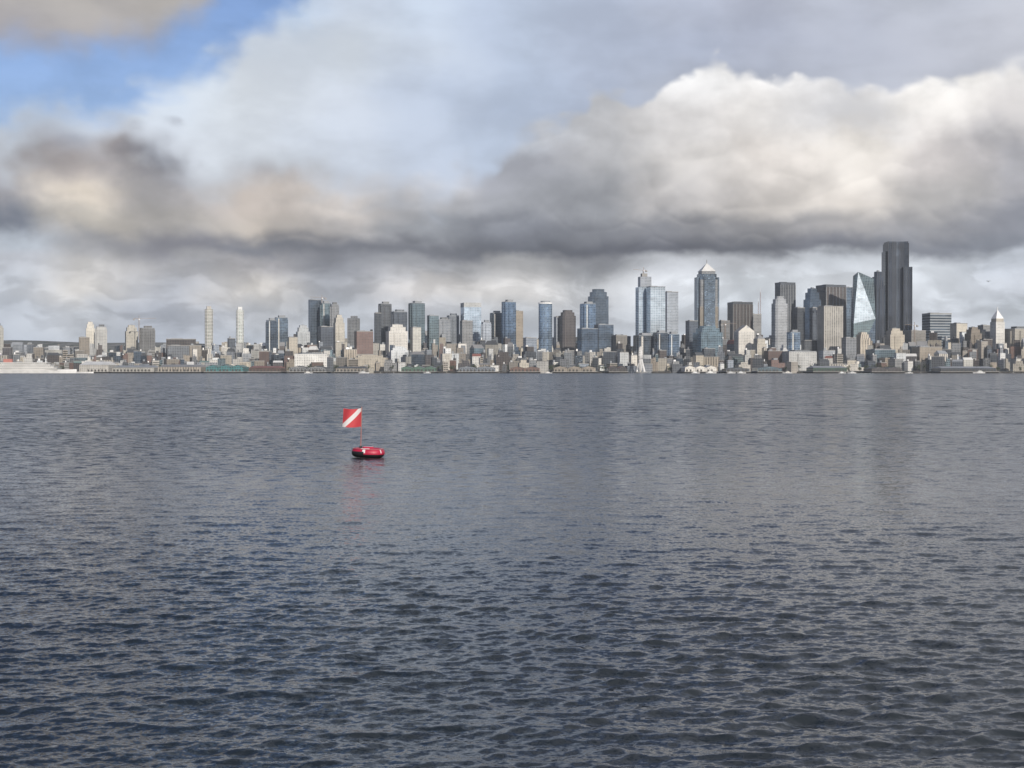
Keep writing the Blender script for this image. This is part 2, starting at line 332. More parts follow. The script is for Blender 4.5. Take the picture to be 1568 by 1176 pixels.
T_=[
('apartment_tower',-14,5,495,3300,'cream_facade',20,'flat'),
('apartment_tower',131,146,492,3450,'cream_facade',20,'step'),('apartment_tower',146,164,497,3430,'white_facade',20,'flat'),('apartment_tower',120,138,515,3300,'beige_facade',20,'plain'),
('apartment_tower',191,212,497,3400,'cream_facade',24,'step'),('apartment_tower',213,238,499,3350,'grey_facade',24,'flat'),
('office_block',253,302,518,3250,'brown_facade',12,'plain'),('office_block',255,292,528,3200,'grey_facade',12,'plain'),
('condominium_tower',312,328,469,3350,'condo_facade',20,'condo'),('condominium_tower',360,375,470,3350,'condo_facade',20,'condo'),
('glass_tower',407,424,487,3420,'dark_glass_facade',22,'flat'),('glass_tower',420,441,483,3460,'blue_glass_facade',22,'flat'),
('apartment_tower',453,475,497,3300,'white_facade',20,'step'),('office_tower',440,456,515,3250,'cream_facade',20,'plain'),
('glass_tower',472,492,458,3500,'dark_glass_facade',24,'plain'),('glass_tower',490,507,461,3470,'teal_glass_facade',24,'flat'),
('apartment_tower',505,519,463,3400,'silver_facade',24,'flat'),('apartment_tower',510,528,481,3330,'cream_facade',24,'step'),
('office_tower',486,511,499,3300,'dark_grey_facade',24,'plain'),('office_tower',532,551,484,3380,'grey_facade',-20,'flat'),
('brick_building',542,572,506,3250,'brick_facade',18,'plain'),('office_tower',573,584,478,3400,'dark_grey_facade',24,'plain'),
('office_tower',579,600,462,3450,'dark_grey_facade',24,'flat'),('office_block',590,625,496,3200,'white_facade',16,'step'),
('office_tower',598,624,474,3350,'dark_grey_facade',24,'flat'),('glass_tower',625,651,461,3380,'teal_glass_facade',24,'flat'),
('apartment_tower',628,645,500,3200,'cream_facade',24,'plain'),
('glass_tower',654,672,482,3380,'teal_glass_facade',24,'plain'),('apartment_tower',668,690,486,3420,'silver_facade',24,'flat'),('office_tower',684,703,480,3460,'grey_facade',24,'flat'),
('office_tower',705,737,464,3430,'pale_glass_facade',14,'crownband'),('office_tower',704,724,490,3300,'grey_facade',20,'plain'),
('apartment_tower',737,752,490,3350,'silver_facade',20,'flat'),('glass_tower',750,770,476,3430,'dark_glass_facade',24,'flat'),
('glass_tower',768,790,459,3380,'blue_glass_facade',26,'flat'),('office_tower',786,801,475,3420,'beige_facade',26,'plain'),('office_tower',801,822,516,3250,'silver_facade',18,'plain'),
('round_glass_tower',823,847,461,3350,'blue_glass_facade',10,'round'),
('office_tower',848,866,484,3400,'silver_facade',20,'plain'),('office_tower',855,883,475,3380,'brown_facade',24,'chamfer'),
('glass_tower',888,912,462,3400,'blue_glass_facade',22,'flat'),
('office_skyscraper',899,933,443,3600,'dark_glass_facade',20,'chamfer'),('office_tower',910,939,496,3280,'dark_glass_facade',16,'plain'),('office_tower',884,915,502,3260,'dark_glass_facade',18,'plain'),
('glass_skyscraper',990,1018,438,3420,'pale_glass_facade',14,'plain'),('office_skyscraper',1015,1038,446,3470,'silver_facade',18,'plain'),
('office_tower',938,960,512,3260,'beige_facade',20,'plain'),('office_tower',970,1003,510,3220,'dark_glass_facade',18,'flat'),('glass_tower',1000,1022,506,3200,'dark_glass_facade',18,'flat'),('apartment_tower',1020,1040,508,3230,'blue_glass_facade',20,'flat'),
('office_tower',1050,1068,490,3300,'dark_grey_facade',22,'plain'),
('glass_tower',1062,1105,498,3200,'teal_glass_facade',16,'step'),
('office_tower',1115,1151,462,3450,'brown_facade',12,'dark'),('office_block',1125,1154,498,3200,'white_facade',12,'gable'),('apartment_tower',1152,1173,512,3150,'cream_facade',22,'pyr'),
('office_tower',1098,1117,490,3420,'grey_facade',22,'plain'),('office_tower',1140,1165,480,3500,'grey_facade',22,'plain'),
('office_skyscraper',1187,1217,432,3620,'dark_grey_facade',20,'dark'),('office_skyscraper',1180,1207,454,3350,'silver_facade',22,'chamfer'),
('office_tower',1205,1225,505,3200,'blue_glass_facade',22,'flat'),('office_tower',1216,1232,470,3450,'dark_grey_facade',22,'plain'),
('glass_skyscraper',1231,1256,440,3550,'dark_glass_facade',22,'step'),('office_skyscraper',1251,1293,436,3600,'brown_facade',18,'dark'),('glass_skyscraper',1288,1308,439,3650,'blue_glass_facade',18,'plain'),
('office_skyscraper',1240,1256,470,3420,'dark_grey_facade',18,'plain'),
('hotel_tower',1253,1289,468,3250,'tan_stripe_facade',12,'plain'),
('glass_skyscraper',1334,1354,414,3560,'black_facade',22,'step'),
('office_block',1414,1454,479,3500,'banded_facade',12,'plain'),
('office_tower',1456,1480,494,3400,'cream_facade',20,'plain'),('office_tower',1478,1502,500,3300,'beige_facade',20,'step'),('office_tower',1498,1518,497,3420,'grey_facade',20,'plain'),
('office_tower',1540,1575,500,3300,'cream_facade',20,'flat'),('office_tower',1532,1552,505,3400,'white_facade',20,'plain'),
('office_block',1386,1416,505,3350,'beige_facade',18,'plain'),('office_block',1355,1384,502,3250,'cream_facade',18,'step'),('office_block',1310,1332,508,3220,'tan_stripe_facade',18,'step'),
('office_block',1328,1368,534,3120,'teal_glass_facade',12,'plain'),('office_block',1398,1440,530,3120,'beige_facade',12,'plain'),('office_block',1290,1310,516,3180,'grey_facade',12,'plain'),
('office_block',1198,1247,536,3080,'white_facade',8,'flat'),('apartment_block',450,503,540,3080,'white_facade',6,'flat'),('apartment_block',540,592,543,3080,'cream_facade',10,'step'),
('apartment_block',596,626,530,3120,'white_facade',12,'step'),
]
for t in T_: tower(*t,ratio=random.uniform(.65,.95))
# --- very tall dark skyscraper with three curved, stepped shafts
def abs_place(x0,x1,yt,d):
    cx=gx((x0+x1)/2,d); base=hill(cx,d)-6; return cx,base,gz(yt,d)-base,(x1-x0)/F*d
d=3600; cx,base,H,Wd=abs_place(1352,1391,371,d)
mb=MB(); k=Wd/39
def arcpoly(x0,x1,y0,y1,sag):
    pts=[]
    for i in range(9):
        t=i/8; pts.append((x0+(x1-x0)*t,y0+sag*4*t*(1-t)))
    return pts+[(x1,y1),(x0,y1)]
mb.prism(arcpoly(-16.5*k,15.5*k,-17*k,14*k,4*k),0,H-4,'black_facade','roof_dark')
mb.prism(arcpoly(-15.5*k,15*k,-14*k,12*k,3*k),H-4,H,'black_facade','roof_dark')
mb.prism(arcpoly(6*k,19.5*k,-21*k,8*k,3*k),0,H-(410-371)/F*d,'black_facade','roof_dark')
mb.prism(arcpoly(-19.5*k,-11*k,-12*k,10*k,2*k),0,H-(386-371)/F*d,'dark_glass_facade','roof_dark')
mb.beam((-5*k,0,H),(-5*k,0,H+9),1,'steel_grey')
mb.obj('black_skyscraper',(cx,d,base))
# --- faceted glass tower
d=3480; cx,base,H,Wd=abs_place(1304,1338,417,d); mb=MB(); a_=Wd/2
bq=[(-a_,-18),(a_*.9,-22),(a_,18),(-a_*.9,20)]; tq=[(-a_*.9,-2,H*.96),(-a_*.55,-14,H),(a_*.95,-4,H*.93),(a_*.7,16,H*.9)]
mid=[(-a_*1.0,-20,H*.45),(a_*1.0,-16,H*.5),(a_*1.0,18,H*.5),(-a_*.9,20,H*.5)]
for i in range(4):
    j=(i+1)%4; A=(bq[i][0],bq[i][1],0);B=(bq[j][0],bq[j][1],0);C_=mid[j];D=mid[i];E_=tq[j];G=tq[i]
    for q,mt in(((A,B,C_),'blue_glass_facade'),((A,C_,D),'teal_glass_facade'),((D,C_,E_),'pale_glass_facade'),((D,E_,G),'teal_glass_facade')):
        mb.face(q,mt,[(v[0]-v[1],v[2]) for v in q])
mb.face(tq,'pale_glass_facade')
mb.obj('faceted_glass_tower',(cx,d,base))
# --- postmodern tower with shoulders and pyramid crown
d=3400; cx,base,H,Wd=abs_place(1065,1099,404,d); mb=MB(); w=Wd*.86
def fz(y): return gz(y,d)-base
mb.prism(rect(w*.98,w*.98),0,fz(470),'beige_facade','roof_gravel')
mb.prism(chamf(w*.97,w*.97,w*.06),fz(470),fz(429),'silver_facade','roof_gravel')
for q in(rect(w*.58,4,0,-w/2-2),rect(4,w*.58,-w/2-2,0),rect(4,w*.58,w/2+2,0)): mb.prism(q,0,fz(425),'blue_glass_facade','roof_gravel')
mb.prism(chamf(w*.90,w*.90,w*.16),fz(429),fz(420),'blue_glass_facade','roof_gravel'); mb.prism(rect(w*.72,w*.72),fz(420),fz(416),'silver_facade','roof_gravel')
mb.pyramid(rect(w*.78,w*.78),fz(416),fz(403),'roof_white'); mb.beam((0,0,fz(405)),(0,0,fz(398)),1.4,'steel_grey')
mb.obj('pyramid_crowned_skyscraper',(cx,d,base),math.radians(8))
# --- tower under construction
d=3450; cx,base,H,Wd=abs_place(973,999,419,d); mb=MB(); w=Wd*.85
mb.prism(rect(w,w*.7),0,gz(440,d)-base,'pale_glass_facade','roof_gravel')
mb.prism(rect(w*.8,w*.55,w*.05),gz(440,d)-base,gz(424,d)-base,'silver_facade','roof_gravel'); mb.prism(rect(w*.4,w*.3,0),gz(424,d)-base,H,'concrete','roof_gravel')
mb.obj('glass_skyscraper_under_construction',(cx,d,base),math.radians(14))
# --- slender historic tower with pyramid roof
d=3300; cx,base,H,Wd=abs_place(1517,1537,472,d); mb=MB(); w=Wd*.82
z=lambda y:gz(y,d)-base
mb.prism(rect(w*1.5,w*1.4),0,z(535),'white_facade','roof_gravel'); mb.prism(rect(w*.95,w*.9),z(535),z(493),'white_facade','roof_gravel'); mb.prism(rect(w*.8,w*.78),z(493),z(488),'cream_facade','roof_gravel')
mb.pyramid(rect(w*.82,w*.8),z(488),z(474),'white_paint'); mb.beam((0,0,z(476)),(0,0,z(470)),1,'white_paint')
mb.obj('historic_tower_with_pyramid_roof',(cx,d,base),math.radians(18))
# ------------------------------------------------------------------ cranes and masts
def crane(bx,yt,yb,d,direc,L=40):
    mb=MB(); zt=gz(yt,d); zb=gz(yb,d); h=zt-zb
    for a_ in(-1,1):
        for b_ in(-1,1): mb.beam((a_,b_,0),(a_,b_,h),.4,'crane_paint')
    z=0
    while z<h-3: mb.beam((-1,-1,z),(1,-1,z+3),.3,'crane_paint'); z+=3
    mb.beam((0,0,h),(direc*L,0,h+1.5),.6,'crane_paint'); mb.beam((0,0,h),(-direc*L*.3,0,h),.8,'crane_paint'); mb.box(-direc*L*.3-2,-direc*L*.3+2,-1.5,1.5,h-4,h-.5,'concrete')
    mb.beam((0,0,h),(0,0,h+7),.7,'crane_paint'); mb.beam((0,0,h+7),(direc*L*.7,0,h+1.5),.2,'steel_grey'); mb.beam((0,0,h+7),(-direc*L*.3,0,h),.2,'steel_grey'); mb.box(-1,1.5,-3,-1.2,h-3,h-.3,'white_paint')
    mb.obj('tower_crane',(gx(bx,d),d,zb),0.35)
crane(213,488,520,3330,1,38);crane(985,414,440,3450,-1,26);crane(493,456,470,3480,-1,30);crane(1255,472,500,3400,1,26);crane(1400,498,530,3300,-1,26);crane(1110,496,520,3300,1,30)
for bx,yt in((1152,462),(1164,440),(1161,456)):
    d=4400; zb=hill(gx(bx,d),d)-2; h=gz(yt,d)-zb; mb=MB()
    for q in((-2,-2),(2,-2),(0,2)): mb.beam((q[0],q[1],0),(q[0]*.3,q[1]*.3,h*.93),.5,'steel_grey')
    z_=0
    while z_<h*.9: mb.beam((-2+1.4*z_/h,-2,z_),(2-1.4*z_/h,-2,z_+6),.4,'mast_red'); z_+=6
    mb.beam((0,0,h*.9),(0,0,h),.5,'white_paint'); mb.obj('radio_mast',(gx(bx,d),d,zb))
# ------------------------------------------------------------------ low and mid-rise city fabric
def env(bx):
    pts=[(-50,522),(100,524),(200,524),(300,520),(400,515),(520,507),(620,505),(700,507),(800,514),(900,510),(960,516),(1040,512),(1100,508),(1200,508),(1300,506),(1400,504),(1620,500)]
    for p,q in zip(pts[:-1],pts[1:]):
        if p[0]<=bx<=q[0]: t=(bx-p[0])/(q[0]-p[0]); return p[1]+t*(q[1]-p[1])
    return 515
wts=[5,6,4,2.2,2.8,5,4,3.2,1.4,2.2,3.2,1.2]
def fill(d,wmin,wmax,t0,t1,gap):
    bx=-120+random.uniform(0,20)
    while bx<1690:
        w=wmin+(wmax-wmin)*random.random()**1.6; e=env(bx+w/2); yt=e+(560-e)*random.uniform(t0,t1)
        dd=d+random.uniform(-40,40); st=random.choices(WALLS,wts)[0]
        if hill(gx(bx,dd),dd)+4>gz(yt,dd): yt=569-(hill(gx(bx,dd),dd)+random.uniform(6,20)-CAMH)*F/dd
        Wd=w/F*dd; cx=gx(bx+w/2,dd); base=hill(cx,dd)-4; H=gz(yt,dd)-base; rot=random.choice([8,14,20,28,-12,-25]); th=math.radians(abs(rot)); r=random.uniform(.6,1)
        ww=Wd/(math.cos(th)+r*math.sin(th)); dp=ww*r; mb=MB(); roof=random.choices(['roof_gravel','roof_dark','roof_white','roof_red','roof_green_copper','roof_metal_grey'],[4,4,2,.6,.4,2])[0]
        k=random.random()
        if k<.3: 
            mb.prism(rect(ww,dp),0,H-1.2,st,roof); mb.prism(rect(ww*1.02,dp*1.02),H-1.2,H,'concrete',roof)
        elif k<.6:
            mb.prism(rect(ww,dp),0,H*.78,st,roof); mb.prism(rect(ww*.6,dp*.7,random.uniform(-.15,.15)*ww,0),H*.78,H,random.choice([st,'white_facade','grey_facade','brown_facade']),roof)
        elif k<.85:
            mb.prism(rect(ww*.52,dp,-ww*.24),0,H*random.uniform(.85,1),st,roof); mb.prism(rect(ww*.48,dp*.9,ww*.262),0,H*random.uniform(.55,.9),random.choice([st,'cream_facade','beige_facade','dark_grey_facade']),roof); mb.prism(rect(ww*.3,dp*.5,-ww*.1,dp*.1),H*.5,H,random.choice(['roof_metal_grey','white_facade',st]),roof)
        else:
            mb.prism(rect(ww,dp),0,H*.85,st,roof,cap=False); a_,b_=ww/2*1.03,dp/2*1.03
            mb.face([(-a_,-b_,H*.85),(a_,-b_,H*.85),(a_*.9,0,H),(-a_*.9,0,H)],roof); mb.face([(a_,b_,H*.85),(-a_,b_,H*.85),(-a_*.9,0,H),(a_*.9,0,H)],roof)
            mb.face([(a_,-b_,H*.85),(a_,b_,H*.85),(a_*.9,0,H)],roof); mb.face([(-a_,b_,H*.85),(-a_,-b_,H*.85),(-a_*.9,0,H)],roof)
        if random.random()<.7 and k<.6: mb.box(-ww*.3,-ww*.1,-dp*.1,dp*.2,H+.01,H+random.uniform(2,5),random.choice(['roof_metal_grey','white_paint','roof_dark']))
        nm='mid_rise_building' if H>35 else 'low_rise_building'
        if st=='brick_facade': nm='brick_building'
        if st=='garage_facade': nm='parking_garage'
        mb.obj(nm,(cx,dd,base),math.radians(rot))
        bx+=w*random.uniform(.75,1.0)+random.random()*gap
fill(3035,7,26,.72,1.0,6)
fill(3095,8,26,.5,.88,5)
fill(3165,8,24,.35,.78,4)
fill(3250,8,24,.2,.62,4)
fill(3380,9,24,.05,.45,6)
fill(3560,10,24,-.03,.3,16)
fill(3900,10,22,.1,.4,26)
# ------------------------------------------------------------------ waterfront
def pier(x0,x1,h,style,roof,gables=0,name='pier_shed',y0=2915):
    d=2915; a0=gx(x0,d); a1=gx(x1,d); mb=MB(); y1=2998.5; cx=(a0+a1)/2; w=(a1-a0)/2; DK=3.6
    mb.box(-w,w,0,y1-y0,2.6,DK,'concrete')
    n=int(2*w/5)
    for i in range(n+1): mb.box(-w+i*2*w/n*.98,-w+i*2*w/n*.98+.8,.5,1.3,-3,2.6,'pier_timber')
    mb.box(-w+1,w-1,3,4,-3,2.6,'pier_timber')
    g=max(1,gables); ww=2*w*.94/g
    for i in range(g):
        xa=-w*.94+i*ww+.3; xb=xa+ww-.6; ya,yb=8,78; z0=DK; ze=DK+h*.65; zr=DK+h; 
        mb.prism([(xa,ya),(xb,ya),(xb,yb),(xa,yb)],z0,ze,style,roof,cap=False)
        for q in range(int((xb-xa)/7)): mb.box(xa+2+q*7,xa+5.5+q*7,ya-.3,ya-.01,z0+.01,z0+4,'pier_timber')
        if gables:
            m_=(xa+xb)/2; mb.face([(xa,ya,ze),(xb,ya,ze),(m_,ya,zr)],style,[(0,0),(10,0),(5,4)]); mb.face([(xb,ya-1,ze),(xb,yb,ze),(m_,yb,zr),(m_,ya-1,zr)],roof); mb.face([(xa,yb,ze),(xa,ya-1,ze),(m_,ya-1,zr),(m_,yb,zr)],roof)
        else:
            m_=(ya+yb)/2; mb.face([(xa,ya-1,ze),(xb,ya-1,ze),(xb-4,m_,zr),(xa+4,m_,zr)],roof); mb.face([(xb,yb,ze),(xa,yb,ze),(xa+4,m_,zr),(xb-4,m_,zr)],roof)
            mb.face([(xb,ya-1,ze),(xb,yb,ze),(xb-4,m_,zr)],roof); mb.face([(xa,yb,ze),(xa,ya-1,ze),(xa+4,m_,zr)],roof)
    mb.obj(name,(cx,y0,0))
for q in [(118,166,20,'white_facade','roof_white',0),(168,236,12,'cream_facade','roof_metal_grey',0),(238,308,14,'tan_stripe_facade','roof_gravel',0),(312,373,13,'teal_wood_facade','roof_green_copper',3),(378,430,11,'brick_facade','roof_red',0),
 (440,500,11,'grey_facade','roof_dark',2),(512,560,10,'beige_facade','roof_dark',0),(612,668,11,'green_wood_facade','roof_metal_grey',3),(700,760,11,'grey_facade','roof_dark',2),(780,828,10,'brick_facade','roof_dark',2),
 (846,915,11,'beige_facade','roof_metal_grey',3),(932,962,11,'brown_facade','roof_red',2),(1048,1100,12,'white_facade','roof_metal_grey',3),(1112,1150,8,'dark_grey_facade','roof_dark',1),(1160,1200,10,'teal_glass_facade','roof_dark',1),(1245,1300,11,'green_wood_facade','roof_metal_grey',0),(1335,1385,9,'brown_facade','roof_dark',2),(1440,1530,10,'dark_grey_facade','roof_metal_grey',0)]:
    pier(*q)
# ferris wheel seen edge-on
d=2955; mb=MB(); cx=gx(981,d); R=24; hc=29; ca,sa=math.cos(math.radians(80)),math.sin(math.radians(80))
mb.box(-11,11,-28,28,1.4,2.6,'concrete')
for i in range(-3,4): mb.box(i*3.4-.4,i*3.4+.4,-27,-26,-3,1.4,'pier_timber')
for s_ in(-1,1):
    for t_ in(-1,1): mb.beam((s_*8,t_*11,2.6),(s_*2.2,0,hc),1.5,'white_paint')
    NS=28
    for i in range(NS):
        t0=2*math.pi*i/NS; t1=2*math.pi*(i+1)/NS
        q0=(s_*1.6+math.cos(t0)*R*ca,math.cos(t0)*R*sa,hc+math.sin(t0)*R); q1=(s_*1.6+math.cos(t1)*R*ca,math.cos(t1)*R*sa,hc+math.sin(t1)*R)
        mb.beam(q0,q1,.8,'white_paint'); mb.beam((s_*1.6,0,hc),q0,.3,'white_paint')
        if s_==1:
            x_,y_,z_=math.cos(t0)*(R+1.2)*ca,math.cos(t0)*(R+1.2)*sa,hc+math.sin(t0)*(R+1.2)
            mb.prism([(x_+a_,y_+b_) for a_,b_ in chamf(2.2,2.2,.6)],z_-2.2,z_,'white_facade','white_paint')
mb.beam((-4,0,hc),(4,0,hc),2.4,'steel_grey'); mb.obj('ferris_wheel',(cx,d,0))
# ships / boats
def boat(bx,d,L,name='moored_boat',big=False):
    mb=MB(); hw=L*.13 if not big else 14; hh=L*.07 if not big else 7
    secs=[]
    for t in np.linspace(0,1,11):
        x=-L/2+L*t; wv_=hw*(min(1,(1-t)*3.2)**.6 if t>.6 else (1 if t>.08 else .85)); sheer=hh*(1+.35*max(0,t-.5)**1.5)
        secs.append([(x,-wv_,sheer),(x,-wv_*.75,-.6),(x,wv_*.75,-.6),(x,wv_,sheer)])
    for a_,b_ in zip(secs[:-1],secs[1:]):
        for i in range(3): mb.face([a_[i],a_[i+1],b_[i+1],b_[i]],'white_paint')
        mb.face([a_[3],a_[0],b_[0],b_[3]],'white_paint')
    mb.face(secs[0],'white_paint')
    if big:
        for k_ in range(4):
            z=hh+k_*3.6; x0=-L*.44+k_*5; x1=L*.33-k_*7
            mb.box(x0,x1,-hw*.93+k_*.4,hw*.93-k_*.4,z+.01,z+3.0,'white_facade','white_paint'); mb.box(x0-1.5,x1+2,-hw*.97+k_*.4,hw*.97-k_*.4,z+3.0,z+3.6,'white_paint')
        mb.box(-L*.2,-L*.12,-4,4,hh+14.4,hh+21,'mast_red'); mb.beam((L*.2,0,hh+14),(L*.2,0,hh+24),.8,'white_paint')
    else:
        mb.box(-L*.3,L*.15,-hw*.7,hw*.7,hh,hh+L*.09,'white_facade','white_paint'); mb.box(-L*.2,L*.05,-hw*.55,hw*.55,hh+L*.09,hh+L*.15,'white_facade','white_paint'); mb.beam((-L*.05,0,hh+L*.15),(-L*.05,0,hh+L*.3),.3,'steel_grey')
    mb.obj(name,(gx(bx,d),d,0),random.choice([0,math.pi]) if not big else 0)
boat(38,2890,205,'passenger_ship',True); boat(130,2860,34); 
for bx in(560,838,1062,1088,1118,1132,1205,1292,1305,1392,1500,655,470): boat(bx+random.uniform(-4,4),random.uniform(2850,2900),random.uniform(14,24))
# trees along shore and on slopes
mb=MB(); plain('foliage',(0.045,0.06,0.03),0.85,0,0.5,0.25); plain('bark',(0.08,0.06,0.045))
rng=np.random.RandomState(3)
def tree(x,y,z,h):
    mb.prism([(x-.4,y-.4),(x+.4,y-.4),(x+.4,y+.4),(x-.4,y+.4)],z-1,z+h*.6,'bark','bark',top=[(x-.15,y-.15),(x+.15,y-.15),(x+.15,y+.15),(x-.15,y+.15)])
    lob=[(rng.uniform(-.25,.25)*h,rng.uniform(-.25,.25)*h,rng.uniform(.45,.85)*h,rng.uniform(.16,.26)*h) for _ in range(6)]
    for lx,ly,lz,lr in lob:
        for k_ in range(16):
            dv=rng.normal(size=3); dv/=np.linalg.norm(dv); c_=np.array([x+lx,y+ly,z+lz])+dv*lr*rng.uniform(.5,1.05); q=rng.normal(size=(3,3))*.8
            mb.face([tuple(c_+q[0]),tuple(c_+q[1]),tuple(c_+q[2])],'foliage')
for i in range(560):
    y=random.choice([3008,3010,3012,3060,3062,3125,3210,3300,3500,3900]); bx=random.uniform(-30,1600) if random.random()<.6 else random.choice([random.gauss(700,50),random.gauss(400,50),random.gauss(60,60),random.gauss(170,30),random.gauss(880,30),random.gauss(1350,60)])
    x=gx(bx,y); tree(x,y,hill(x,y),random.uniform(8,15))
mb.obj('distant_trees')
# ------------------------------------------------------------------ sea haze: thin scattering air over the bay in front of the city
m=bpy.data.materials.new('thin_haze'); m.use_nodes=True; nt=m.node_tree; nt.nodes.clear(); N=NT(nt)
o_=N.node('ShaderNodeOutputMaterial'); sv=N.node('ShaderNodeVolumeScatter'); sv.inputs['Color'].default_value=(0.86,0.93,1.0,1); sv.inputs['Density'].default_value=7.0e-5; sv.inputs['Anisotropy'].default_value=0.0
nt.links.new(sv.outputs[0],o_.inputs['Volume'])
try: m.cycles.homogeneous_volume=True
except Exception: pass
MATS['thin_haze']=m
mb=MB(); mb.box(-6500,6500,1300,2840,1.5,380,'thin_haze'); mb.obj('sea_haze')
# ------------------------------------------------------------------ water
def build_water():
    ang=np.concatenate([np.linspace(-180,-26,40)[:-1],np.linspace(-26,26,1000),np.linspace(26,180,40)[1:]]); ang=np.radians(ang)
    dep=np.arange(600,20,-0.5); r1=3.2*1462/dep; r2=np.geomspace(r1[-1]*1.03,45000,110)
    r=np.concatenate([[0.5,2,4,6],r1[r1>6.5],r2]); dr=np.gradient(r)
    A,Rr=np.meshgrid(ang,r); _,DR=np.meshgrid(ang,dr)
    X=Rr*np.sin(A); Y=Rr*np.cos(A); Z=np.zeros_like(X); X0=X.copy(); Y0=Y.copy()
    rs=np.random.RandomState(11); K=84
    lam=np.geomspace(0.14,2.4,K)
    DX=np.zeros_like(X); DY=np.zeros_like(X)
    inside=np.abs(A)<math.radians(27)
    for l in lam:
        th=math.radians(rs.normal(101,25)) ; k=2*math.pi/l; slope=0.033*(1.0 if l<.36 else (.36/l)**0.95); amp=slope/k*rs.uniform(.6,1.4); ph=rs.uniform(0,6.28)
        fade=np.clip((l/DR-1.8)/2.0,0,1)
        arg=k*(X0*math.cos(th)+Y0*math.sin(th))+ph+1.1*np.sin(X0*.33+Y0*.2+ph)+1.0*np.sin(X0*1.3-Y0*.6+ph*2)+.5*np.sin(X0*3.1+Y0*1.7+ph*3)
        Z+=amp*np.sin(arg)*fade; c_=np.cos(arg)*fade*amp*.75; DX+=c_*math.cos(th); DY+=c_*math.sin(th)
    gust=0.92+0.16*np.sin(X*.05+Y*.11)+.15*np.sin(X*.17-Y*.06+1)+.10*np.sin(X*.4+Y*.31+2)
    Z*=gust*inside; X=X+DX*inside; Y=Y+DY*inside
    nr,na=X.shape; co=np.stack([X,Y,Z],-1).reshape(-1,3).astype(np.float32)
    idx=np.arange(nr*na).reshape(nr,na)
    q=np.stack([idx[:-1,:-1],idx[:-1,1:],idx[1:,1:],idx[1:,:-1]],-1).reshape(-1,4)[:, ::-1]
    me=bpy.data.meshes.new('water'); me.vertices.add(len(co)); me.vertices.foreach_set('co',co.ravel())
    me.loops.add(q.size); me.loops.foreach_set('vertex_index',q.ravel().astype(np.int32)); me.polygons.add(len(q)); me.polygons.foreach_set('loop_start',np.arange(0,q.size,4,dtype=np.int32))
    try: me.polygons.foreach_set('loop_total',np.full(len(q),4,dtype=np.int32))
    except Exception: pass
    me.polygons.foreach_set('use_smooth',np.ones(len(q),dtype=bool)); me.update(calc_edges=True)
    if me.polygons[len(q)//2].normal.z<0: me.flip_normals()
    m,N,p=newmat('sea_water'); geo=N.node('ShaderNodeNewGeometry'); pos=geo.outputs['Position']; nrm=geo.outputs['Normal']
    dist=N.v('LENGTH',pos)
    g,_=N.noise(N.v('MULTIPLY',pos,(0.010,0.020,0.0)),1.0,4,0.6)         # wind patches
    gs,_=N.noise(N.v('MULTIPLY',pos,(0.06,0.035,0.0)),1.0,5,0.7)         # cat's-paws and streaks
    _,a1=N.noise(N.v('MULTIPLY',pos,(1.0,1.5,0.0)),11.0,2,0.6)           # small ripples
    _,a2=N.noise(N.v('MULTIPLY',pos,(1.0,1.5,0.0)),1.6,3,0.65)           # wind waves (far water)
    _,a3=N.noise(N.v('MULTIPLY',pos,(1.0,0.9,0.0)),0.35,4,0.65)
    far=N.sm(dist,22,80); vfar=N.sm(dist,60,350)
    gk=N.m('MULTIPLY',N.sm(g,0.3,0.7,0.72,1.25),N.mixf(vfar,1.0,N.sm(gs,0.35,0.65,0.55,1.45)))
    cc=(.5,.5,.5)
    s1=N.v('SCALE',N.v('SUBTRACT',a1,cc),scale=N.m('MULTIPLY',N.mixf(far,0.36,0.6),gk))
    s2=N.v('SCALE',N.v('SUBTRACT',a2,cc),scale=N.m('MULTIPLY',N.mixf(far,0.0,1.25),gk))
    s3=N.v('SCALE',N.v('SUBTRACT',a3,cc),scale=N.m('MULTIPLY',N.sm(dist,40,140),1.15))
    s=N.v('ADD',N.v('ADD',s1,s2),s3); s=N.v('MULTIPLY',s,(1,1.3,0))
    # steeper lee faces: crests lean toward -Y
    lean=N.m('MULTIPLY',N.m('MULTIPLY',far,gk),-0.06)
    s=N.v('ADD',s,N.comb(0.0,lean,0.0))
    nn=N.v('NORMALIZE',N.v('ADD',nrm,s)); N.put(p.inputs['Normal'],nn)
    p.inputs['Base Color'].default_value=(0.016,0.021,0.026,1); p.inputs['IOR'].default_value=1.333
    p.inputs['Specular IOR Level'].default_value=0.5
    N.put(p.inputs['Roughness'],N.mixf(far,0.07,0.16))
    me.materials.append(m); o=bpy.data.objects.new('water',me); scene.collection.objects.link(o)
build_water()
# ------------------------------------------------------------------ dive float with flag
m,N,p=newmat('red_vinyl'); co=N.node('ShaderNodeTexCoord').outputs['Object']; n,_=N.noise(co,9,4,.6,dim='3D')
N.put(p.inputs['Base Color'],N.mix(n,(0.30,0.006,0.032),(0.46,0.018,0.06))); p.inputs['Roughness'].default_value=0.45
plain('white_vinyl_and_highlight',(0.66,0.62,0.63),0.5,0,.1,6); plain('black_rubber',(0.012,0.012,0.014),0.5); plain('fibreglass_pole',(0.30,0.12,0.10),0.5); plain('rope_fibre',(0.4,0.16,0.16),0.8)
m,N,p=newmat('dive_flag_cloth'); uv=N.node('ShaderNodeTexCoord').outputs['UV']; u,v,_=N.sep(uv)
dd=N.m('ABSOLUTE',N.m('SUBTRACT',u,v)); st=N.m('LESS_THAN',dd,0.16); N.put(p.inputs['Base Color'],N.mix(st,(0.46,0.045,0.055),(0.60,0.57,0.57))); p.inputs['Roughness'].default_value=0.6
d=54.6; bxm=gx(563.5,d)
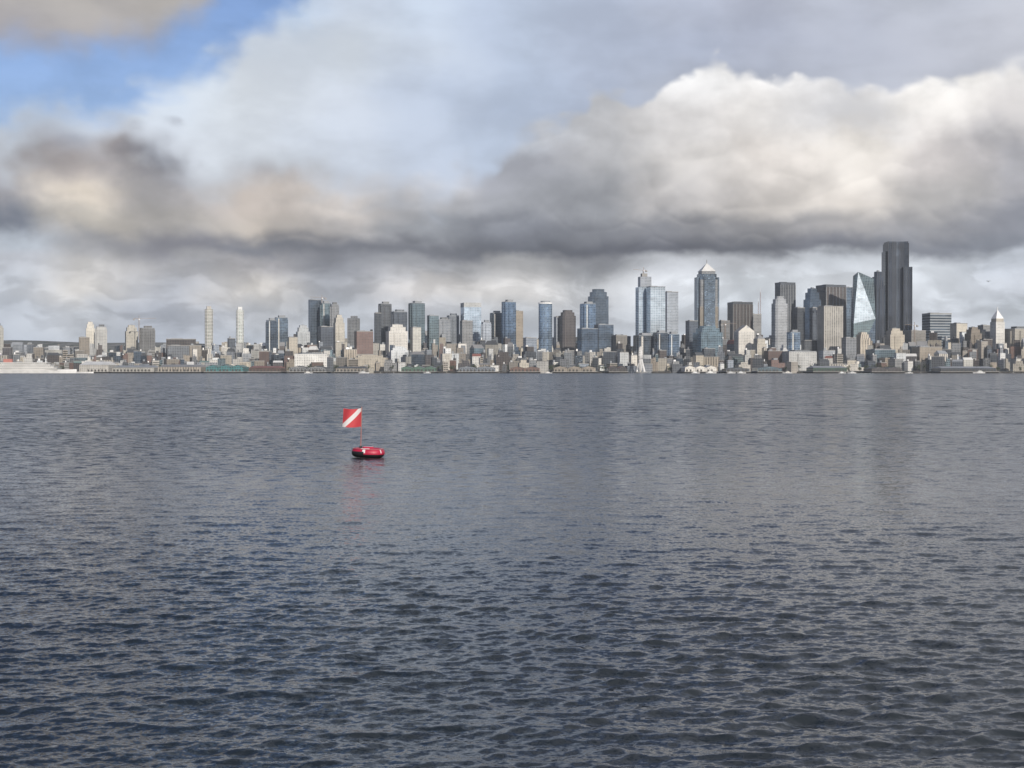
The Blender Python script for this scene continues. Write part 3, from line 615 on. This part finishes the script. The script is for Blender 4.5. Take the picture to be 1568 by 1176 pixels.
e=bpy.data.objects.new('diver_down_float',None); scene.collection.objects.link(e); e.location=(bxm,d,-0.02); e.rotation_euler=(0,math.radians(1.5),math.radians(-8))
def ringmesh(name,prof,a=0.46,b=0.35,pw=2.6,n=72):
    mb=MB(); P_=[]
    for i in range(n):
        t=2*math.pi*i/n; c_,s_=math.cos(t),math.sin(t); k_=(abs(c_)**pw+abs(s_)**pw)**(-1/pw); x,y=a*k_*c_,b*k_*s_
        P_.append((x,y,x/math.hypot(x,y),y/math.hypot(x,y)))
    f=lambda Q,pr:(Q[0]+Q[2]*pr[0],Q[1]+Q[3]*pr[0],pr[1])
    for i in range(n):
        j=(i+1)%n
        for q in range(len(prof)):
            w_=(q+1)%len(prof); A,B=prof[q],prof[w_]
            mb.face([f(P_[i],A),f(P_[j],A),f(P_[j],B),f(P_[i],B)],A[2] if not callable(A[2]) else A[2](i))
    return mb.obj(name,parent=e,smooth=True)
def tm(q):
    def g(i):
        if 10<=q<=13: return 'black_rubber'
        if q in(14,15) and 34<=i<=52: return 'black_rubber'
        if q in(18,19) and (i%24 in(2,3,4,5,6,7,8)): return 'white_vinyl_and_highlight'  # white patches on top: highlight painted into the tube's colour
        if q in(15,16,17) and i in(52,53,65): return 'white_vinyl_and_highlight'
        return 'red_vinyl'
    return g
prof=[]
for q in range(20):
    t=2*math.pi*q/20+math.pi/2; prof.append((.155*math.cos(t),.2+.17*math.sin(t),tm(q)))
ringmesh('inflated_tube',prof)
ringmesh('grab_line',[(.112+.010*math.cos(t),.345+.010*math.sin(t),'rope_fibre') for t in np.linspace(0,2*math.pi,6)[:-1]])
mb=MB(); mb.prism(ellipse(.86,.64,32),.16,.33,'red_vinyl','red_vinyl'); mb.obj('gear_bag_cover',parent=e)
mb=MB(); mb.prism(chamf(.46,.26,.05),.33,.42,'red_vinyl','white_vinyl_and_highlight',top=chamf(.36,.2,.05)); mb.obj('bag_lid',parent=e)
px_=-.29
mb=MB(); mb.prism([(px_+.016*math.cos(t),.016*math.sin(t)) for t in np.linspace(0,2*math.pi,9)[:-1]],.2,1.90,'fibreglass_pole','fibreglass_pole'); mb.prism([(px_+.05*math.cos(t),.05*math.sin(t)) for t in np.linspace(0,2*math.pi,9)[:-1]],.331,.43,'black_rubber','black_rubber'); mb.obj('flag_pole',parent=e)
mb=MB(); G=18; sz=.70
def fp(i,j): 
    u=i/G; v=j/G; return (px_-.017-sz*(1-u),.07*math.sin((1-u)*6+v*1.8)*(1-u)**.7,1.16+sz*v*.98-.05*(1-u)-.025*math.sin((1-u)*4))
for i in range(G):
    for j in range(G): mb.face([fp(i,j),fp(i+1,j),fp(i+1,j+1),fp(i,j+1)],'dive_flag_cloth',[(i/G,j/G),((i+1)/G,j/G),((i+1)/G,(j+1)/G),(i/G,(j+1)/G)])
mb.obj('dive_flag',parent=e)
# gull in the distance
plain('gull_feather',(0.25,0.25,0.26),0.8); mb=MB(); 
for s_ in(-1,1):
    mb.face([(0,.16*1,.02),(0,-.16,.02),(s_*.35,-.1,.16),(s_*.35,.1,.16)],'gull_feather'); mb.face([(s_*.35,.1,.16),(s_*.35,-.1,.16),(s_*.8,-.08,.03)],'gull_feather')
mb.pyramid([(x,z) for x,z in ellipse(.16,.5,8)],-.08,.1,'gull_feather'); mb.face([(0,.2,0),(.1,.42,0),(-.1,.42,0)],'gull_feather')
mb.obj('seagull',(gx(1513,300),300,gz(431,300)),.4)
